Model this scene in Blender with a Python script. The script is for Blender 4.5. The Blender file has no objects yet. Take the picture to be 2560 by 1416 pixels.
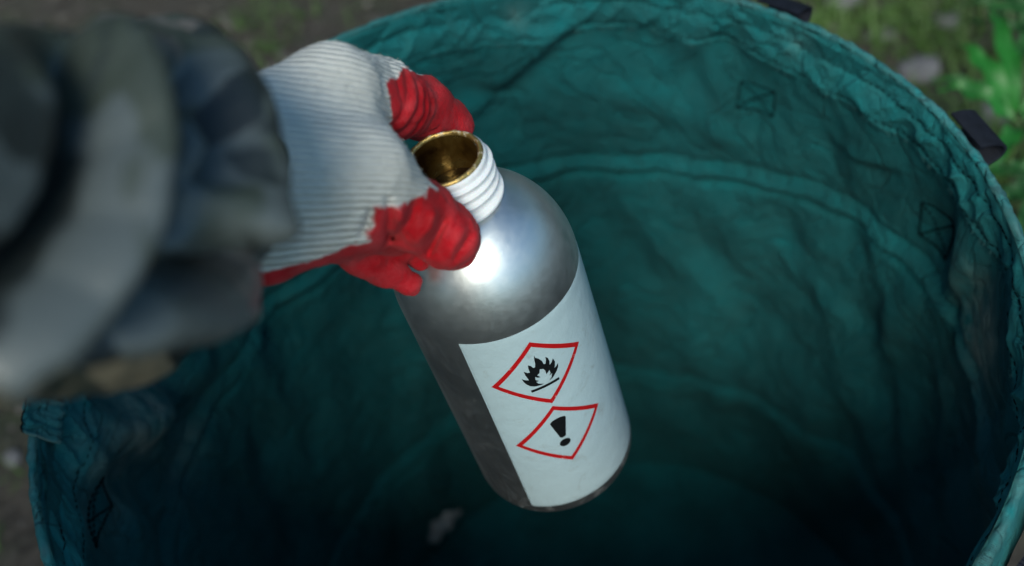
import bpy, bmesh, math, random
import numpy as np
from mathutils import Vector, Matrix
random.seed(7)
rng = np.random.default_rng(7)
scene = bpy.context.scene
COL = scene.collection

# ------------------------------------------------------------------ camera
RIM_Z = 0.62                                   # height of the bag's opening above the ground
CAM = np.array([0.0044, -0.3474, 0.4319 + RIM_Z])
CX = np.array([0.96204646, -0.21101484, -0.17302988])     # camera right
CY = np.array([-0.2728857, -0.7439235, -0.6100092])       # camera down
CZ = np.array([0.0, 0.63407457, -0.7732719])              # camera forward
FPX, PW, PH = 2850.0, 2560.0, 1416.0

cam = bpy.data.objects.new('camera', bpy.data.cameras.new('camera'))
COL.objects.link(cam)
cam.matrix_world = Matrix(((CX[0], -CY[0], -CZ[0], CAM[0]), (CX[1], -CY[1], -CZ[1], CAM[1]),
                           (CX[2], -CY[2], -CZ[2], CAM[2]), (0, 0, 0, 1)))
cam.data.sensor_width = 36.0
cam.data.lens = FPX / PW * 36.0
cam.data.clip_start = 0.01
cam.data.clip_end = 500
cam.data.dof.use_dof = True
cam.data.dof.focus_distance = 0.478
cam.data.dof.aperture_fstop = 5.4
scene.camera = cam

# ------------------------------------------------------------------ light
SUN_DIR = Vector((-0.1534, -0.6645, 0.7314)).normalized()          # towards the light
elev = math.asin(SUN_DIR.z)
azim = math.atan2(SUN_DIR.x, SUN_DIR.y)
world = bpy.data.worlds.new("World")
scene.world = world
world.use_nodes = True
wn = world.node_tree
sky = wn.nodes.new('ShaderNodeTexSky')
sky.sky_type = 'NISHITA'
sky.sun_disc = False
sky.sun_elevation = elev
sky.sun_rotation = azim
sky.dust_density = 2.5
bg = wn.nodes['Background']
tint = wn.nodes.new('ShaderNodeMix'); tint.data_type = 'RGBA'; tint.blend_type = 'MULTIPLY'
tint.inputs[0].default_value = 1.0; tint.inputs[7].default_value = (.56, .88, 1.0, 1)     # daylight filtered by green leaves all round
wn.links.new(sky.outputs[0], tint.inputs[6])
wn.links.new(tint.outputs[2], bg.inputs[0])
bg.inputs[1].default_value = 0.09
sl = bpy.data.lights.new('sun', 'SUN')
sl.energy = 2.9
sl.angle = math.radians(26)
sl.color = (1.0, 0.945, 0.82)
sun = bpy.data.objects.new('sun', sl)
COL.objects.link(sun)
sun.rotation_euler = SUN_DIR.to_track_quat('Z', 'Y').to_euler()

scene.view_settings.view_transform = 'Standard'
scene.view_settings.look = 'None'
scene.view_settings.exposure = 0.65
scene.view_settings.gamma = 1.0
scene.view_settings.use_curve_mapping = False
scene.cycles.max_bounces = 8
scene.cycles.use_denoising = True

# ------------------------------------------------------------------ helpers
def at(px, py, d):
    """point at photo position (px, py) and distance d along the optical axis"""
    return CAM + d * (CZ + CX * (px - PW / 2) / FPX + CY * (py - PH / 2) / FPX)

def ray(px, py):
    v = CZ + CX * (px - PW / 2) / FPX + CY * (py - PH / 2) / FPX
    return v / np.linalg.norm(v)

def project(P):
    q = np.asarray(P) - CAM
    z = q @ CZ
    return q @ CX / z * FPX + PW / 2, q @ CY / z * FPX + PH / 2, z

def tag(o, label=None, cat=None, group=None, kind=None):
    for k, v in (('label', label), ('category', cat), ('group', group), ('kind', kind)):
        if v: o[k] = v
    return o

def empty(name, loc=(0, 0, 0)):
    o = bpy.data.objects.new(name, None)
    o.location = loc
    o.empty_display_size = 0.02
    COL.objects.link(o)
    return o

def mesh_obj(name, verts, faces, mat, parent=None, smooth=True, attrs=None):
    """verts are given in the parent's space"""
    me = bpy.data.meshes.new(name)
    verts = np.asarray(verts, dtype=np.float32)
    if isinstance(faces, np.ndarray):
        n, k = faces.shape
        me.vertices.add(len(verts)); me.vertices.foreach_set('co', verts.ravel())
        me.loops.add(n * k); me.loops.foreach_set('vertex_index', faces.astype(np.int32).ravel())
        me.polygons.add(n); me.polygons.foreach_set('loop_start', np.arange(0, n * k, k, dtype=np.int32))
        me.update(calc_edges=True)
    else:
        me.from_pydata([tuple(v) for v in verts], [], [tuple(f) for f in faces])
        me.update()
    if smooth:
        me.polygons.foreach_set('use_smooth', [True] * len(me.polygons))
    for an, av in (attrs or {}).items():
        a = me.attributes.new(an, 'FLOAT', 'POINT')
        a.data.foreach_set('value', np.asarray(av, dtype=np.float32).ravel())
    if mat: me.materials.append(mat)
    me.validate()
    o = bpy.data.objects.new(name, me)
    COL.objects.link(o)
    if parent: o.parent = parent
    return o

def grid_faces(nu, nv, closed_u=False):
    """vertex index = i * nv + j"""
    iu = np.arange(nu if closed_u else nu - 1)
    jv = np.arange(nv - 1)
    I, J = np.meshgrid(iu, jv, indexing='ij')
    I2 = (I + 1) % nu
    return np.stack([I * nv + J, I2 * nv + J, I2 * nv + J + 1, I * nv + J + 1], -1).reshape(-1, 4)

def lathe(profile, n=96):
    p = np.asarray(profile, float)
    t = np.linspace(0, 2 * np.pi, n, endpoint=False)
    V = np.stack([np.outer(np.cos(t), p[:, 0]), np.outer(np.sin(t), p[:, 0]), np.tile(p[:, 1], (n, 1))], -1).reshape(-1, 3)
    return V, grid_faces(n, len(p), True)

def tube(path, rad, n=8, cap=True):
    """tube along a polyline; rad scalar or per point. Returns verts, faces"""
    P = np.asarray(path, float)
    m = len(P)
    rad = np.broadcast_to(np.asarray(rad, float), (m,))
    T = np.gradient(P, axis=0); T /= np.linalg.norm(T, axis=1)[:, None] + 1e-12
    ref = np.array([0, 0, 1.0]) if abs(T[0][2]) < .9 else np.array([1.0, 0, 0])
    V = []
    u = np.cross(T[0], ref); u /= np.linalg.norm(u)
    for i in range(m):
        u = u - (u @ T[i]) * T[i]; u /= np.linalg.norm(u)
        w = np.cross(T[i], u)
        a = np.linspace(0, 2 * np.pi, n, endpoint=False)
        V.append(P[i] + rad[i] * (np.outer(np.cos(a), u) + np.outer(np.sin(a), w)))
    V = np.concatenate(V)
    F = []
    for i in range(m - 1):
        for j in range(n):
            F.append((i * n + j, i * n + (j + 1) % n, (i + 1) * n + (j + 1) % n, (i + 1) * n + j))
    if cap:
        F.append(tuple(range(n - 1, -1, -1))); F.append(tuple((m - 1) * n + j for j in range(n)))
    return V, F

def merge(parts):
    V, F, k = [], [], 0
    for v, f in parts:
        V.append(np.asarray(v)); F += [tuple(int(i) + k for i in q) for q in f]; k += len(v)
    return np.concatenate(V), F

# gradient noise, numpy
_perm = np.random.default_rng(3).permutation(256)
_perm = np.concatenate([_perm, _perm, _perm])
_g3 = np.random.default_rng(4).normal(size=(256, 3)); _g3 /= np.linalg.norm(_g3, axis=1)[:, None]
def noise3(x, y, z):
    x, y, z = np.broadcast_arrays(np.asarray(x, float), np.asarray(y, float), np.asarray(z, float))
    xi, yi, zi = np.floor(x).astype(int), np.floor(y).astype(int), np.floor(z).astype(int)
    xf, yf, zf = x - xi, y - yi, z - zi
    u, v, w = (q * q * q * (q * (q * 6 - 15) + 10) for q in (xf, yf, zf))
    def g(a, b, c):
        h = _perm[_perm[_perm[(xi + a) & 255] + ((yi + b) & 255)] + ((zi + c) & 255)]
        G = _g3[h]
        return G[..., 0] * (xf - a) + G[..., 1] * (yf - b) + G[..., 2] * (zf - c)
    def L(a, b, t): return a + t * (b - a)
    return 1.6 * L(L(L(g(0, 0, 0), g(1, 0, 0), u), L(g(0, 1, 0), g(1, 1, 0), u), v),
                   L(L(g(0, 0, 1), g(1, 0, 1), u), L(g(0, 1, 1), g(1, 1, 1), u), v), w)
def fbm(x, y, z, o=3):
    s, a = 0, 1
    for k in range(o):
        s = s + a * noise3(x * 2 ** k + 17 * k, y * 2 ** k, z * 2 ** k); a *= .5
    return s
def sstep(a, b, x):
    t = np.clip((x - a) / (b - a), 0, 1)
    return t * t * (3 - 2 * t)
def polydist(px, py, poly):
    """signed distance (left positive) to a polyline, and the parameter along it"""
    best = np.full(np.shape(px), 1e9); sg = np.zeros(np.shape(px)); par = np.zeros(np.shape(px))
    poly = np.asarray(poly, float)
    for i in range(len(poly) - 1):
        a, b = poly[i], poly[i + 1]; ab = b - a; L2 = ab @ ab
        t = np.clip(((px - a[0]) * ab[0] + (py - a[1]) * ab[1]) / L2, 0, 1)
        dx, dy = px - a[0] - t * ab[0], py - a[1] - t * ab[1]
        d = np.hypot(dx, dy)
        m = d < best
        best = np.where(m, d, best); sg = np.where(m, np.sign(ab[0] * dy - ab[1] * dx), sg); par = np.where(m, (i + t) / (len(poly) - 1), par)
    return best, sg, par

# ------------------------------------------------------------------ materials
class NT:
    def __init__(s, name):
        s.m = bpy.data.materials.new(name); s.m.use_nodes = True
        s.t = s.m.node_tree; s.b = s.t.nodes['Principled BSDF']
    def n(s, typ, **kw):
        o = s.t.nodes.new('ShaderNode' + typ)
        for k, v in kw.items():
            if k in o.inputs.keys() and not hasattr(o, k): o.inputs[k].default_value = v
            else: setattr(o, k, v)
        return o
    def l(s, a, b): s.t.links.new(a, b)
    def coord(s): return s.n('TexCoord').outputs['Object']
    def noise(s, vec, scale, detail=4, rough=.5, dist=0):
        o = s.n('TexNoise'); o.inputs['Scale'].default_value = scale; o.inputs['Detail'].default_value = detail
        o.inputs['Roughness'].default_value = rough; o.inputs['Distortion'].default_value = dist
        s.l(vec, o.inputs['Vector']); return o.outputs['Fac']
    def attr(s, name):
        return s.n('Attribute', attribute_name=name).outputs['Fac']
    def ramp(s, fac, stops, interp='LINEAR'):
        o = s.n('ValToRGB'); o.color_ramp.interpolation = interp
        e = o.color_ramp.elements
        while len(e) < len(stops): e.new(.5)
        for q, (p, c) in zip(e, stops):
            q.position = p; q.color = (c if hasattr(c, '__len__') else (c, c, c)) + (1,) if hasattr(c, '__len__') else (c, c, c, 1)
        s.l(fac, o.inputs['Fac']); return o.outputs['Color']
    def mix(s, fac, a, b, blend='MIX'):
        o = s.n('Mix', data_type='RGBA', blend_type=blend)
        if hasattr(fac, 'links'): s.l(fac, o.inputs[0])
        else: o.inputs[0].default_value = fac
        for v, i in ((a, 6), (b, 7)):
            if hasattr(v, 'links'): s.l(v, o.inputs[i])
            else: o.inputs[i].default_value = tuple(v) + (1,)
        return o.outputs[2]
    def math(s, op, a, b=None, clamp=False):
        o = s.n('Math', operation=op, use_clamp=clamp)
        for v, i in ((a, 0), (b, 1)):
            if v is None: continue
            if hasattr(v, 'links'): s.l(v, o.inputs[i])
            else: o.inputs[i].default_value = v
        return o.outputs[0]
    def bump(s, h, dist, strength=1.0, prev=None):
        o = s.n('Bump'); o.inputs['Distance'].default_value = dist; o.inputs['Strength'].default_value = strength
        s.l(h, o.inputs['Height'])
        if prev: s.l(prev, o.inputs['Normal'])
        return o.outputs[0]
    def fin(s, color=None, rough=None, normal=None, **kw):
        for v, k in ((color, 'Base Color'), (rough, 'Roughness')):
            if v is None: continue
            if hasattr(v, 'links'): s.l(v, s.b.inputs[k])
            elif k == 'Base Color': s.b.inputs[k].default_value = tuple(v) + (1,)
            else: s.b.inputs[k].default_value = v
        if normal: s.l(normal, s.b.inputs['Normal'])
        for k, v in kw.items():
            s.b.inputs[k.replace('_', ' ')].default_value = v
        return s.m

def mat_fabric(name, c0, c1, worn=(.17, .22, .20)):
    t = NT(name); co = t.coord()
    n1 = t.noise(co, 14, 5, .6); n2 = t.noise(co, 90, 4, .6)
    base = t.mix(t.ramp(n1, [(.35, 0.), (.68, 1.)]), c0, c1)
    base = t.mix(t.math('MULTIPLY', t.ramp(n2, [(.55, 0.), (.75, 1.)]), .25), base, (.02, .17, .17))
    w = t.attr('wear')
    w = t.math('MULTIPLY', w, t.ramp(t.noise(co, 70, 6, .6), [(.30, 0.), (.72, 1.)]), True)
    base = t.mix(w, base, worn)
    # canvas weave running round and up the bag
    ang = t.attr('weave_u'); hh = t.attr('weave_v')
    su = t.math('SINE', t.math('MULTIPLY', ang, 6283 / .9)); sv = t.math('SINE', t.math('MULTIPLY', hh, 6283 / .9))
    weave = t.math('MULTIPLY', su, sv)
    b1 = t.bump(weave, .00022)
    b2 = t.bump(t.noise(co, 220, 5, .6), .0010, 1, b1)
    cr = t.math('ABSOLUTE', t.math('SUBTRACT', t.noise(co, 17, 3, .45, 1.4), .5))
    b2 = t.bump(t.ramp(cr, [(.0, 0.), (.05, .8), (.16, 1.)], 'EASE'), .0022, .8, b2)
    cr = t.math('ABSOLUTE', t.math('SUBTRACT', t.noise(co, 42, 2, .4, 1.0), .5))
    b2 = t.bump(t.ramp(cr, [(.0, 0.), (.04, .8), (.14, 1.)], 'EASE'), .0009, .7, b2)
    t.b.inputs['Sheen Weight'].default_value = .03
    t.b.inputs['Sheen Roughness'].default_value = .5
    return t.fin(base, .75, b2, Specular_IOR_Level=.12)

M = {}
M['canvas'] = mat_fabric('teal_canvas', (.0010, .074, .081), (.0025, .118, .130))
M['hem'] = mat_fabric('teal_hem_canvas', (.002, .105, .115), (.006, .170, .185))

def mat_simple(name, col, rough=.6, nscale=60, namp=.25, bump=.0004, bscale=300, **kw):
    t = NT(name); co = t.coord()
    n = t.noise(co, nscale, 5, .6)
    c = t.mix(t.ramp(n, [(.3, 0.), (.7, 1.)]), tuple(x * (1 - namp) for x in col), tuple(min(1, x * (1 + namp)) for x in col))
    return t.fin(c, rough, t.bump(t.noise(co, bscale, 3, .6), bump), **kw)

M['thread'] = mat_simple('black_thread', (.001, .006, .008), .8, 400, .3, .0001, 2000, Specular_IOR_Level=.05)
def mat_webbing():
    t = NT('navy_webbing'); co = t.coord()
    u = t.attr('weave_u')
    s = t.math('SINE', t.math('MULTIPLY', u, 6283 / 1.6))
    c = t.mix(t.ramp(t.noise(co, 200, 4), [(.3, 0.), (.7, 1.)]), (.004, .006, .012), (.009, .012, .022))
    return t.fin(c, .7, t.bump(t.noise(co, 900, 3), .0003, 1, t.bump(s, .0003)), Specular_IOR_Level=.2)
M['webbing'] = mat_webbing()

def mat_alu():
    t = NT('brushed_aluminium'); co = t.coord()
    ma = t.n('Mapping'); ma.inputs['Scale'].default_value = (1, 1, 14); t.l(co, ma.inputs['Vector'])
    mb = t.n('Mapping'); mb.inputs['Scale'].default_value = (9, 9, .6); mb.inputs['Rotation'].default_value = (.35, .25, 0); t.l(co, mb.inputs['Vector'])
    br = t.noise(ma.outputs[0], 160, 5, .6)
    sc = t.noise(mb.outputs[0], 130, 4, .6)
    blot = t.noise(co, 42, 6, .62, .4)
    col = t.mix(t.ramp(blot, [(.36, 0.), (.66, 1.)]), (.64, .67, .68), (.76, .78, .78))
    dirt = t.math('MULTIPLY', t.attr('dirt'), t.ramp(t.noise(co, 150, 6, .68), [(.54, 0.), (.64, 1.)]), True)
    col = t.mix(dirt, col, (.13, .11, .085))
    rough = t.ramp(t.math('ADD', t.math('MULTIPLY', blot, .5), t.math('MULTIPLY', t.noise(co, 300, 4), .5)), [(.3, .33), (.7, .46)])
    rough = t.mix(t.attr('matte'), t.mix(1.0, rough, (.82, .82, .82), 'MULTIPLY'), rough)
    rough = t.mix(dirt, rough, (.75, .75, .75))
    nb = t.bump(br, .00003); nb = t.bump(t.ramp(sc, [(.60, 0.), (.72, 1.)]), .000025, .6, nb)
    nb = t.bump(t.noise(co, 30, 2), .00025, .3, nb)
    m = t.fin(col, rough, nb)
    t.l(t.math('SUBTRACT', .97, dirt, True), t.b.inputs['Metallic'])
    return m
M['alu'] = mat_alu()
def mat_gold():
    t = NT('gold_lacquer'); co = t.coord()
    n = t.noise(co, 60, 4, .55, .6)
    c = t.ramp(n, [(.36, (.05, .02, .004)), (.52, (.22, .12, .025)), (.74, (.42, .29, .09))])
    return t.fin(c, t.ramp(n, [(.3, .5), (.7, .2)]), t.bump(t.noise(co, 180, 4), .0006), Metallic=.85)
M['gold'] = mat_gold()
def mat_lip():
    t = NT('worn_gold_lip'); co = t.coord()
    n = t.noise(co, 260, 5, .7)
    w = t.ramp(n, [(.52, 0.), (.66, 1.)])
    c = t.mix(w, (.50, .34, .11), (.66, .64, .58))
    m = t.fin(c, t.ramp(n, [(.3, .25), (.7, .6)]), t.bump(n, .0006))
    t.l(t.math('MULTIPLY', t.math('SUBTRACT', 1.0, w), .85), t.b.inputs['Metallic'])
    return m
M['lip'] = mat_lip()
M['liquid'] = mat_simple('dark_residue', (.012, .006, .003), .12, 60, .3, .0002, 90)
def mat_plastic():
    t = NT('white_plastic'); co = t.coord()
    d = t.ramp(t.noise(co, 170, 6, .7), [(.56, 0.), (.74, 1.)])
    c = t.mix(t.math('MULTIPLY', d, .6), (.78, .79, .80), (.42, .34, .26))
    return t.fin(c, .34, t.bump(t.noise(co, 260, 4), .0003), Subsurface_Weight=.12, Subsurface_Scale=.002)
M['plastic'] = mat_plastic()
def mat_label():
    t = NT('label_paper'); co = t.coord()
    d = t.math('MULTIPLY', t.ramp(t.noise(co, 75, 7, .72, .5), [(.57, 0.), (.70, 1.)]), .5)
    d2 = t.math('MULTIPLY', t.ramp(t.noise(co, 700, 4, .7), [(.68, 0.), (.76, 1.)]), .5)
    c = t.mix(d, (.41, .53, .57), (.26, .28, .26)); c = t.mix(d2, c, (.2, .18, .15))
    return t.fin(c, t.ramp(t.noise(co, 50, 5), [(.3, .30), (.7, .48)]), Coat_Weight=.35, Coat_Roughness=.16, normal=t.bump(t.noise(co, 130, 4), .0006, .7, t.bump(t.noise(co, 900, 2), .00008)))
M['label'] = mat_label()
def mat_print(name, col, chip=.7):
    t = NT(name); co = t.coord()
    w = t.ramp(t.noise(co, 330, 6, .72), [(chip, 0.), (chip + .03, 1.)])
    c = t.mix(w, col, (.62, .62, .60))
    return t.fin(c, .42, t.bump(t.noise(co, 130, 4), .0005))
M['red_ink'] = mat_print('red_ink', (.44, .006, .008), .635)
M['black_ink'] = mat_print('black_ink', (.006, .007, .008), .70)

def mat_glove():
    t = NT('dipped_knit_glove'); co = t.coord()
    coat = t.attr('coat'); rib = t.math('ADD', t.attr('rib'), t.math('MULTIPLY', t.noise(co, 60, 3), .0016))
    jag = t.math('SUBTRACT', t.noise(co, 330, 3, .6), .5)
    jag2 = t.math('SUBTRACT', t.noise(co, 110, 2, .5), .5)
    edge = t.math('ADD', t.math('ADD', coat, t.math('MULTIPLY', jag, .0030)), t.math('MULTIPLY', jag2, .012))
    ss = t.n('MapRange'); ss.inputs['From Min'].default_value = -.0007; ss.inputs['From Max'].default_value = .0007
    t.l(edge, ss.inputs['Value']); f = ss.outputs[0]
    n = t.noise(co, 45, 5, .65)
    white = t.mix(t.ramp(n, [(.3, 0.), (.7, 1.)]), (.66, .66, .61), (.78, .78, .74))
    white = t.mix(t.ramp(t.math('SINE', t.math('MULTIPLY', rib, 6283 / 2.4)), [(.0, 1.), (.35, 0.)]), white, (.67, .67, .64))
    dust = t.math('MULTIPLY', t.ramp(t.noise(co, 85, 6, .7), [(.44, 0.), (.70, 1.)]), .42)
    red = t.mix(t.ramp(t.noise(co, 40, 4), [(.35, 0.), (.65, 1.)]), (.33, .0012, .006), (.52, .0025, .012))
    red = t.mix(dust, red, (.60, .09, .10))
    c = t.mix(f, white, red)
    ribs = t.math('SINE', t.math('MULTIPLY', rib, 6283 / 2.4))
    ribamp = t.math('MULTIPLY', t.math('SUBTRACT', 1.0, f), ribs)
    knit = t.math('MULTIPLY', t.math('SUBTRACT', 1.0, t.math('MULTIPLY', f, .6)), t.math('MULTIPLY', t.math('SINE', t.math('MULTIPLY', rib, 6283 / .55)), t.math('SINE', t.math('MULTIPLY', t.attr('along'), 6283 / .8))))
    nb = t.bump(ribamp, .00055)
    nb = t.bump(knit, .00005, 1, nb)
    nb = t.bump(t.noise(co, 420, 5, .65), .0010, .8, nb)
    nb = t.bump(t.noise(co, 1500, 3, .6), .00035, 1, nb)
    return t.fin(c, t.ramp(f, [(0, .9), (1, .72)]), nb, Sheen_Weight=.05, Specular_IOR_Level=.18)
M['glove'] = mat_glove()

def mat_camo():
    t = NT('camouflage_cloth'); co = t.coord()
    mp = t.n('Mapping'); mp.inputs['Scale'].default_value = (1, .7, .7); t.l(co, mp.inputs['Vector'])
    v = mp.outputs[0]
    c = t.mix(t.ramp(t.noise(v, 24, 3, .5, .6), [(.50, 0.), (.53, 1.)]), (.040, .050, .038), (.072, .088, .090))
    v2 = t.n('VectorMath', operation='ADD'); v2.inputs[1].default_value = (3, 1, 5); t.l(v, v2.inputs[0])
    c = t.mix(t.ramp(t.noise(v2.outputs[0], 22, 3, .5, .6), [(.55, 0.), (.58, 1.)]), c, (.018, .023, .022))
    v3 = t.n('VectorMath', operation='ADD'); v3.inputs[1].default_value = (7, 4, 2); t.l(v, v3.inputs[0])
    c = t.mix(t.ramp(t.noise(v3.outputs[0], 26, 3, .5, .6), [(.57, 0.), (.60, 1.)]), c, (.13, .115, .105))
    wob = t.math('MULTIPLY', t.math('SUBTRACT', t.noise(co, 60, 3), .5), .9)
    c = t.mix(t.ramp(t.math('ADD', t.attr('brown_patch'), wob), [(.42, 0.), (.50, 1.)]), c, (.25, .205, .14))
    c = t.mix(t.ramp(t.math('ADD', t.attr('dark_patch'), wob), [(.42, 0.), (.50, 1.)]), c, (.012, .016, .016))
    return t.fin(c, .42, t.bump(t.noise(co, 900, 3), .0003), Specular_IOR_Level=.75)
M['camo'] = mat_camo()

def mat_soil():
    t = NT('forest_soil'); co = t.coord()
    a = t.noise(co, 9, 8, .65); b = t.noise(co, 70, 6, .7); g = t.noise(co, 3.2, 5, .6)
    c = t.ramp(b, [(.30, (.012, .010, .008)), (.5, (.045, .038, .031)), (.72, (.11, .098, .085))])
    c = t.mix(t.ramp(a, [(.45, 0.), (.7, 1.)]), c, (.052, .048, .042))
    moss = t.math('MULTIPLY', t.ramp(g, [(.50, 0.), (.66, 1.)]), t.ramp(b, [(.35, 0.), (.6, 1.)]))
    c = t.mix(moss, c, (.035, .062, .018))
    return t.fin(c, .9, t.bump(b, .012, 1, t.bump(t.noise(co, 300, 4), .004)))
M['soil'] = mat_soil()
M['stone'] = mat_simple('pale_stone', (.11, .11, .12), .8, 40, .35, .004, 60)
M['gravel'] = mat_simple('litter_bits', (.085, .078, .072), .85, 6, .8, .001, 200)
M['leaf'] = mat_simple('green_leaf', (.006, .055, .006), .6, 30, .35, .0008, 120)
M['leaf_light'] = mat_simple('young_leaf', (.008, .105, .009), .55, 30, .35, .0008, 120)
M['stem'] = mat_simple('plant_stem', (.05, .09, .03), .6)
M['grass'] = mat_simple('grass_blades', (.055, .115, .022), .6, 3, .5)
M['scrap'] = mat_simple('pale_scrap', (.20, .21, .21), .6)
M['bark'] = mat_simple('tree_bark', (.06, .05, .04), .9, 12, .5, .01, 20)

# ------------------------------------------------------------------ ground
def ground_z(x, y):
    near = np.exp(-((x) ** 2 + (y - .2) ** 2) / 4.0)
    z = near * (.012 * fbm(x * 7, y * 7, 2.3, 3) + .010 * noise3(x * 24, y * 24, 7.7)) + .06 * noise3(x * .25, y * .25, 1.1) * (1 - near)
    rr = np.hypot(x, y)
    return z * sstep(.20, .34, rr) - .004 * (1 - sstep(.20, .34, rr))
ns = 361
uu = np.linspace(-1, 1, ns)
gx = 1.6 * uu + 78 * np.sign(uu) * np.abs(uu) ** 7
X, Y = np.meshgrid(gx, gx + .3, indexing='ij')
ground = mesh_obj('ground', np.stack([X, Y, ground_z(X, Y)], -1).reshape(-1, 3), grid_faces(ns, ns), M['soil'])
tag(ground, 'dark forest soil with moss and litter around the bag', kind='structure')

# ------------------------------------------------------------------ garden bag
BR, BH = 0.24, 0.595
bag = empty('garden_bag', (0, 0, 0))
tag(bag, 'open teal canvas garden bag with stitched hem, standing on the soil', 'garden bag')

def wall_hit(px, py):
    """angle (0 = far side, clockwise) and depth below the rim where the pixel's ray meets the far inside of the bag"""
    d = ray(px, py)
    A = d[0] ** 2 + d[1] ** 2; B = 2 * (CAM[0] * d[0] + CAM[1] * d[1]); C = CAM[0] ** 2 + CAM[1] ** 2 - BR ** 2
    D = math.sqrt(max(0, B * B - 4 * A * C)); t = (-B + D) / (2 * A)
    p = CAM + t * d
    return math.atan2(p[0], p[1]), RIM_Z - p[2]

def wall_poly(pts):
    return [(wall_hit(*p)[0] * BR, wall_hit(*p)[1]) for p in pts]
# creases seen in the fabric: photo polyline, amplitude (m, + pushes inward), half width (m), step (True) or ridge
CREASES = [
    ([(1490, 12), (1400, 78), (1330, 142), (1270, 208), (1235, 245)], .011, .010, True),
    ([(1235, 248), (1150, 262), (1060, 300)], -.007, .010, True),
    ([(1235, 8), (1200, 60), (1180, 95)], .006, .006, True),
    ([(1150, 15), (1060, 62), (1010, 92)], -.006, .006, True),
    ([(1850, 40), (1770, 95), (1715, 160), (1690, 230)], .008, .009, True),
    ([(1640, 20), (1600, 75), (1590, 110)], .005, .006, True),
    ([(2097, 375), (2160, 410), (2240, 432)], -.005, .006, True),
    ([(1480, 230), (1600, 250), (1760, 300), (1880, 380)], .005, .014, False),
    ([(1560, 520), (1680, 640), (1790, 760), (1840, 850)], .006, .016, False),
    ([(1900, 620), (2040, 740), (2130, 830)], .005, .016, False),
    ([(2120, 760), (2170, 900), (2190, 1050)], -.006, .016, False),
    ([(2290, 700), (2230, 800), (2200, 900)], .006, .012, False),
    ([(2480, 660), (2390, 740), (2370, 830)], .007, .010, True),
    ([(2330, 900), (2350, 1050), (2330, 1200)], .006, .012, False),
    ([(1980, 900), (2060, 1080), (2090, 1250)], .006, .018, False),
    ([(2250, 1050), (2290, 1200), (2300, 1350)], .005, .014, False),
    ([(1700, 800), (1780, 960), (1800, 1050)], .005, .018, False),
    ([(160, 1130), (300, 1060), (420, 1010)], .012, .016, False),
    ([(180, 1180), (330, 1150), (520, 1140)], -.010, .016, True),
    ([(130, 1140), (220, 1190), (300, 1290), (360, 1416)], .010, .014, False),
    ([(560, 940), (420, 1040), (330, 1100)], .010, .018, True),
    ([(620, 760), (700, 900), (740, 1050)], .008, .02, True),
]
CREASES = [(wall_poly(p), a, w, s) for p, a, w, s in CREASES]
HOOPS = [[(-180, .165), (-90, .175), (-10, .172), (10, .170), (28, .168), (50, .150), (70, .135), (90, .13), (180, .165)],
         [(-180, .44), (-90, .45), (0, .438), (30, .445), (60, .43), (90, .42), (180, .44)]]
def hoop_h(th, k):
    a, b = zip(*HOOPS[k]); return np.interp(np.degrees(th), a, b)

def wall_disp(th, h):
    """inward push of the fabric"""
    th = (th + np.pi) % (2 * np.pi) - np.pi
    s = th * BR
    c, sn = np.cos(th), np.sin(th)
    q = fbm(c * 3.2 + h * 3, sn * 3.2, h * 7, 2) * .0085
    # long drapes leaning sideways down the wall
    lean = th + h * 1.3
    q += .0042 * noise3(np.cos(lean) * 7.5, np.sin(lean) * 7.5, h * 2.4 + 4)
    lean = th - h * 1.6
    q += .0035 * noise3(np.cos(lean) * 6 + 5, np.sin(lean) * 6, h * 3.5)
    q += .0011 * noise3(c * 22, sn * 22, h * 60)
    for poly, a, w, step in CREASES:
        d, sg, par = polydist(s, h, poly)
        fade = np.clip(np.minimum(par, 1 - par) * 5, 0, 1) * .7 + .3
        if step: q = q + a * sg * (d / w) * np.exp(-(d / w) ** 1.5 * .9) * fade
        else: q = q + a * np.exp(-(d / w) ** 2) * fade
    top = sstep(0, .05, h)
    bot = 1 - sstep(.52, .595, h) * .8
    q = q * (.35 + .65 * top) * bot
    for k in (0, 1):
        e = h - hoop_h(th, k)
        q = q + (.0034 * np.exp(-(e / .0042) ** 2) - .0034 * np.exp(-((np.abs(e) - .0105) / .0034) ** 2)
                 + .001 * noise3(s * 90, 0, k * 3) * np.exp(-(e / .015) ** 2))
    return q
def wall_r(th, h):
    bulge = .008 * np.sin(np.clip(h / BH, 0, 1) * np.pi)
    return BR - .0035 + bulge - wall_disp(th, h)
def wall_pt(th, h, inward=0.0):
    r = wall_r(th, h) - inward
    return np.stack([r * np.sin(th), r * np.cos(th), RIM_Z - h + 0 * r], -1)

WEAR = [(2470, 830, .030, .6), (2455, 870, .02, .5), (320, 1040, .030, .9), (230, 1190, .03, .6), (300, 1120, .02, .5), (2010, 100, .008, .3), (1290, 15, .008, .25), (470, 1130, .03, .3), (2440, 1200, .05, .35)]
WEAR = [(wall_hit(a, b), r, s) for a, b, r, s in WEAR]
def wear_at(th, h):
    w = .03 + .0 * th
    for (t0, h0), r, s in WEAR:
        dt = (th - t0 + np.pi) % (2 * np.pi) - np.pi
        w = w + s * 1.4 * np.exp(-((dt * BR) ** 2 + (h - h0) ** 2) / r ** 2)
    return np.clip(w, 0, 1)

nt, nh = 900, 330
th = np.linspace(0, 2 * np.pi, nt, endpoint=False)
hh = np.concatenate([np.linspace(.003, .30, 200), np.linspace(.302, BH, nh - 200)])
TH, HH = np.meshgrid(th, hh, indexing='ij')
wallm = mesh_obj('wall_panel', wall_pt(TH, HH).reshape(-1, 3), grid_faces(nt, nh, True), M['canvas'], bag,
                 attrs={'wear': wear_at(TH, HH), 'weave_u': TH * BR * 1, 'weave_v': HH})
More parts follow.
